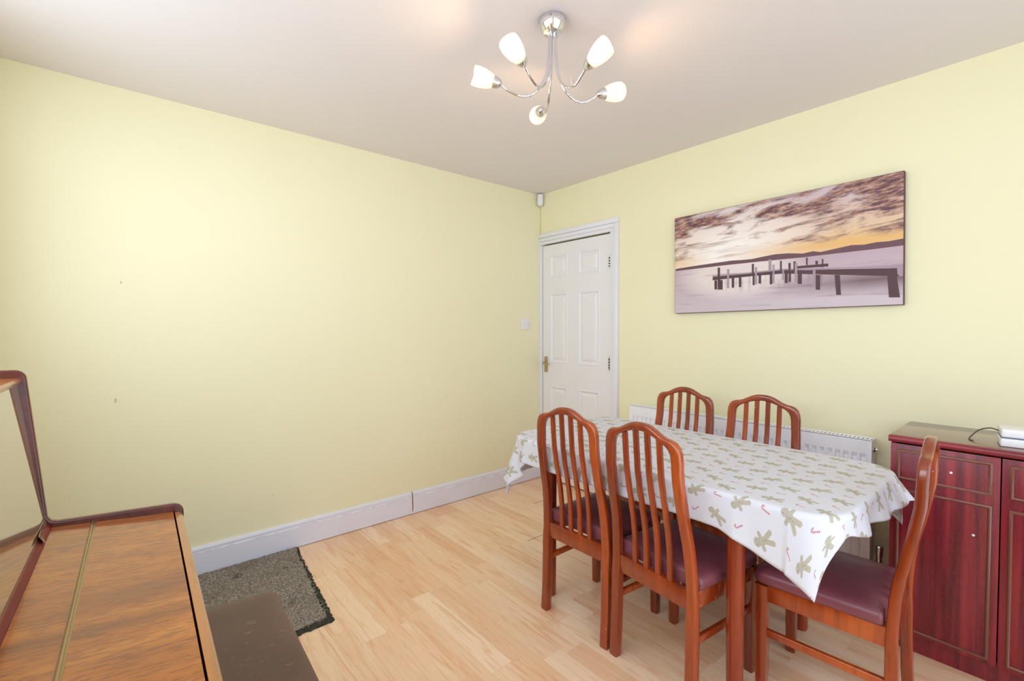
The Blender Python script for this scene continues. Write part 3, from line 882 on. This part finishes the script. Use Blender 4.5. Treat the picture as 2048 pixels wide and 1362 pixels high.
# ------------------------------------------------------------------ piano
def piano():
    x0 = 1.22; L = 1.44
    t = thing('upright_piano', 'glossy brown upright piano with its keyboard lid closed, at the left edge', 'piano', (x0, -2.80, 0), radians(-1.4))
    # local: x along the length, y = world+2.80
    def prof_poly(bm, pts, xa, xb, rounded=None):
        loft(bm, [[(xa, y, z) for y, z in pts], [(xb, y, z) for y, z in pts]])
    Y = lambda y: y+2.80
    # end panels: L-shaped with round corners
    cor = []
    for a in range(0, 91, 15): cor.append((Y(-2.942)+.022*sin(radians(a)), 1.152+.022*cos(radians(a))))
    front = []
    for a in range(0, 91, 15): front.append((Y(-2.637)+.026*sin(radians(a)), .746+.026*cos(radians(a))))
    arc = [(Y(-2.8905)+.0, .800), (Y(-2.884), .7895), (Y(-2.872), .7855)]
    pts = [(Y(-3.17), 0), (Y(-3.17), 1.174)]+cor+arc+front+[(Y(-2.611), .70), (Y(-2.64), .655), (Y(-2.82), .60), (Y(-2.86), .56), (Y(-2.86), 0)]
    for xa in (-.014, L-.004):
        bm = NB(); prof_poly(bm, pts, xa, xa+.018)
        obj('end_panel', bm, mPianoDark, t, bevel=.004, bseg=3)
    # key lid: back leaf and front leaf with a brass hinge between, round front edge
    def strip(name, pts, m, parent=t, lab=None):
        bm = NB(); prof_poly(bm, pts, .005, L-.005); return obj(name, bm, m, parent, label=lab)
    lid = strip('key_lid', [(Y(-2.882), .7735), (Y(-2.810), .7665), (Y(-2.810), .752), (Y(-2.882), .760)], mPiano)
    strip('front_leaf', [(Y(-2.802), .7660), (Y(-2.636), .7500), (Y(-2.636), .736), (Y(-2.802), .752)], mPiano, lid)
    bm = NB(); tube(bm, [(.004, Y(-2.806), .7665), (L-.004, Y(-2.806), .7665)], .0032, 10); bx(bm, .004, L-.004, Y(-2.8125), Y(-2.7995), .7640, .7664)
    obj('hinge', bm, mBrass, lid, label='long brass hinge')
    rr = [(Y(-2.632), .7490)]
    for a in range(0, 100, 10): rr.append((Y(-2.632)+.020*sin(radians(a)), .729+.020*cos(radians(a))))
    rr += [(Y(-2.612), .69), (Y(-2.632), .68)]
    strip('lid_nosing', rr, mPianoEdge, lid, 'light rounded front edge')
    # key bed and lower body
    strip('key_bed', [(Y(-2.889), .750), (Y(-2.64), .735), (Y(-2.625), .68), (Y(-2.64), .62), (Y(-2.889), .60)], mPianoDark)
    strip('lower_panel', [(Y(-2.90), .62), (Y(-2.88), .62), (Y(-2.88), .03), (Y(-2.90), .03)], mPianoDark)
    # dark red rail below the music panel
    strip('panel_rail', [(Y(-2.905), .760), (Y(-2.882), .760), (Y(-2.8825), .7735), (Y(-2.889), .780), (Y(-2.900), .7835), (Y(-2.905), .784)], mRail)
    # music panel leaning back
    strip('music_panel', [(Y(-2.8925), .780), (Y(-2.935), 1.137), (Y(-2.950), 1.135), (Y(-2.909), .778)], mPanel, lab='mirror-glossy upper panel')
    strip('top_lid', [(Y(-3.17), 1.160), (Y(-2.932), 1.154), (Y(-2.9275), 1.149), (Y(-2.930), 1.140), (Y(-2.95), 1.136), (Y(-3.17), 1.137)], mPiano)
    strip('back_board', [(Y(-3.17), .03), (Y(-3.15), .03), (Y(-3.15), 1.13), (Y(-3.17), 1.13)], mPianoDark)
    # the polished sheet reaches lower at the far end and its corner lifts
    bm = NB(); rings = []
    for k in range(11):
        a = k/10; x = .006+.125*a; lift = .010*max(0, a-.35)**1.5/.52; zb = .7745+.004*a*a
        rings.append([(x, Y(-2.8905)+lift, zb+.001), (x, Y(-2.8925)+lift*.25, .796), (x, Y(-2.8935)+lift*.25, .796), (x, Y(-2.8915)+lift, zb)])
    loft(bm, rings); obj('lifting_corner', bm, mPanel, t, label='lifting corner of the glossy panel')
piano()

def bench():
    t = thing('piano_stool', 'piano stool with brown leatherette top in front of the piano', 'stool', (1.655, -2.566, 0), radians(-2.2))
    hx, hy = .365, .165
    bm = NB(); rings = []
    for k, z in ((-.010, .405), (-.002, .409), (0, .416), (0, .455), (-.004, .466), (-.012, .4735), (-.03, .4775), (-.07, .4795), (-.12, .4800)):
        rings.append([(x, y, z) for x, y in rrect(hx+k, hy+k, max(.02, .035+k*.2), 6)])
    loft(bm, rings); obj('seat', bm, mBench, t, smooth=60)
    bm = NB(); bx(bm, -hx+.02, hx-.02, -hy+.02, hy-.02, .345, .405, .003); obj('seat_box', bm, mPianoDark, t)
    for sx in (-1, 1):
        for sy in (-1, 1):
            bm = NB(); rings = []
            for z, r in ((0, .014), (.345, .022)):
                rings.append([(sx*(hx-.045)+px, sy*(hy-.045)+py, z) for px, py in rrect(r, r, .004, 2)])
            loft(bm, rings); obj('leg', bm, mPianoDark, t)
bench()

# ------------------------------------------------------------------ carpet remnant
def mat():
    t = thing('carpet_remnant', 'grey carpet remnant with ragged dark edges on the floor by the piano', 'mat', (.42, -2.5, 0))
    def edge(pts, amp, seed, n=34):
        r = random.Random(seed); out = []
        for (a, b) in zip(pts, pts[1:]+pts[:1]):
            for k in range(n):
                s = k/n; dx, dy = b[0]-a[0], b[1]-a[1]; l = sqrt(dx*dx+dy*dy); o = (r.random()-.5)*amp if k else 0
                out.append((a[0]+dx*s-dy/l*o, a[1]+dy*s+dx/l*o))
        return out
    A = [(.024, -1.975), (.10, -1.988), (.835, -2.050), (.845, -2.07), (.842, -2.9), (.024, -2.9)]
    B = [(.026, -1.985), (.10, -2.003), (.805, -2.075), (.817, -2.9), (.026, -2.9)]
    def slab(pts, z0, z1):
        bm = NB(); lo = [bm.verts.new((x-.42, y+2.5, z0)) for x, y in pts]; hi = [bm.verts.new((x-.42, y+2.5, z1)) for x, y in pts]
        bm.faces.new(hi); bm.faces.new(lo[::-1])
        for i in range(len(pts)):
            j = (i+1) % len(pts); bm.faces.new((lo[i], lo[j], hi[j], hi[i]))
        return bm
    obj('backing', slab(edge(A, .009, 3, 60), .0005, .0045), mRubber, t, smooth=0, label='dark ragged backing')
    obj('pile', slab(edge(B, .012, 5, 60), .0045, .0105), mCarpet, t, smooth=0)
    r = random.Random(11)
    bm = NB()
    for k in range(90):
        s = r.random()
        if k < 60: x, y = .80+r.random()*.02, -2.10-s*.2
        else: x, y = .1+s*.7, -2.0-s*.07
        a = r.random()*6.28; l = .006+r.random()*.014
        p = (x-.42, y+2.5, .0105); q = (x-.42+cos(a)*l, y+2.5+sin(a)*l, .011+r.random()*.004)
        tube(bm, [p, q], .0006, 4)
    o = obj('loose_fibres', bm, plain('jute_fibre', (190, 178, 156), .9), t); o['kind'] = 'stuff'
mat()

# ------------------------------------------------------------------ light
def area(name, loc, rot, sx, sy, e, col):
    d = bpy.data.lights.new(name, 'AREA'); d.shape = 'RECTANGLE'; d.size = sx; d.size_y = sy; d.energy = e; d.color = col
    o = bpy.data.objects.new(name, d); COL.objects.link(o); o.location = loc; o.rotation_euler = rot; return o
area('daylight_right', (RX+.35, (WR[0]+WR[1])/2, (WR[2]+WR[3])/2), (0, radians(90), 0), 2.3, 2.9, 41, (.77, .89, 1.))
area('fill_front', ((WF[0]+WF[1])/2, RY-.35, (WF[2]+WF[3])/2), (radians(90), 0, 0), 3.1, 1.2, 56, (.79, .90, 1.))  # fill light outside the added window behind the camera
w = bpy.data.worlds.new('sky'); S.world = w; w.use_nodes = True
bg = w.node_tree.nodes['Background']; bg.inputs[0].default_value = (.80, .90, 1.0, 1); bg.inputs[1].default_value = .6

# ------------------------------------------------------------------ camera
cd = bpy.data.cameras.new('camera'); co = bpy.data.objects.new('camera', cd); COL.objects.link(co); S.camera = co
f, yaw, pitch, roll, cx, cy, cz = 925.3586, 2.4377187, .0262600, -.0021950, 2.85536, -2.744183, 1.272842
fw = Vector((cos(yaw)*cos(pitch), sin(yaw)*cos(pitch), -sin(pitch))); r = Vector((sin(yaw), -cos(yaw), 0)); u = r.cross(fw)
r2 = r*cos(roll)+u*sin(roll); u2 = r2.cross(fw)
Mx = Matrix((r2, u2, -fw)).transposed().to_4x4(); Mx.translation = Vector((cx, cy, cz)); co.matrix_world = Mx
cd.sensor_width = 36.; cd.lens = f/2048*36.; cd.clip_start = .01; cd.clip_end = 50

S.view_settings.view_transform = 'Standard'; S.view_settings.look = 'None'; S.view_settings.gamma = 1; S.view_settings.use_curve_mapping = False
S.view_settings.exposure = 0.24
cy_ = S.cycles
cy_.use_adaptive_sampling = True; cy_.adaptive_threshold = .04
cy_.max_bounces = 10; cy_.diffuse_bounces = 5; cy_.glossy_bounces = 6; cy_.transparent_max_bounces = 12
cy_.use_denoising = True; cy_.sample_clamp_indirect = 6.; cy_.caustics_reflective = False; cy_.caustics_refractive = False
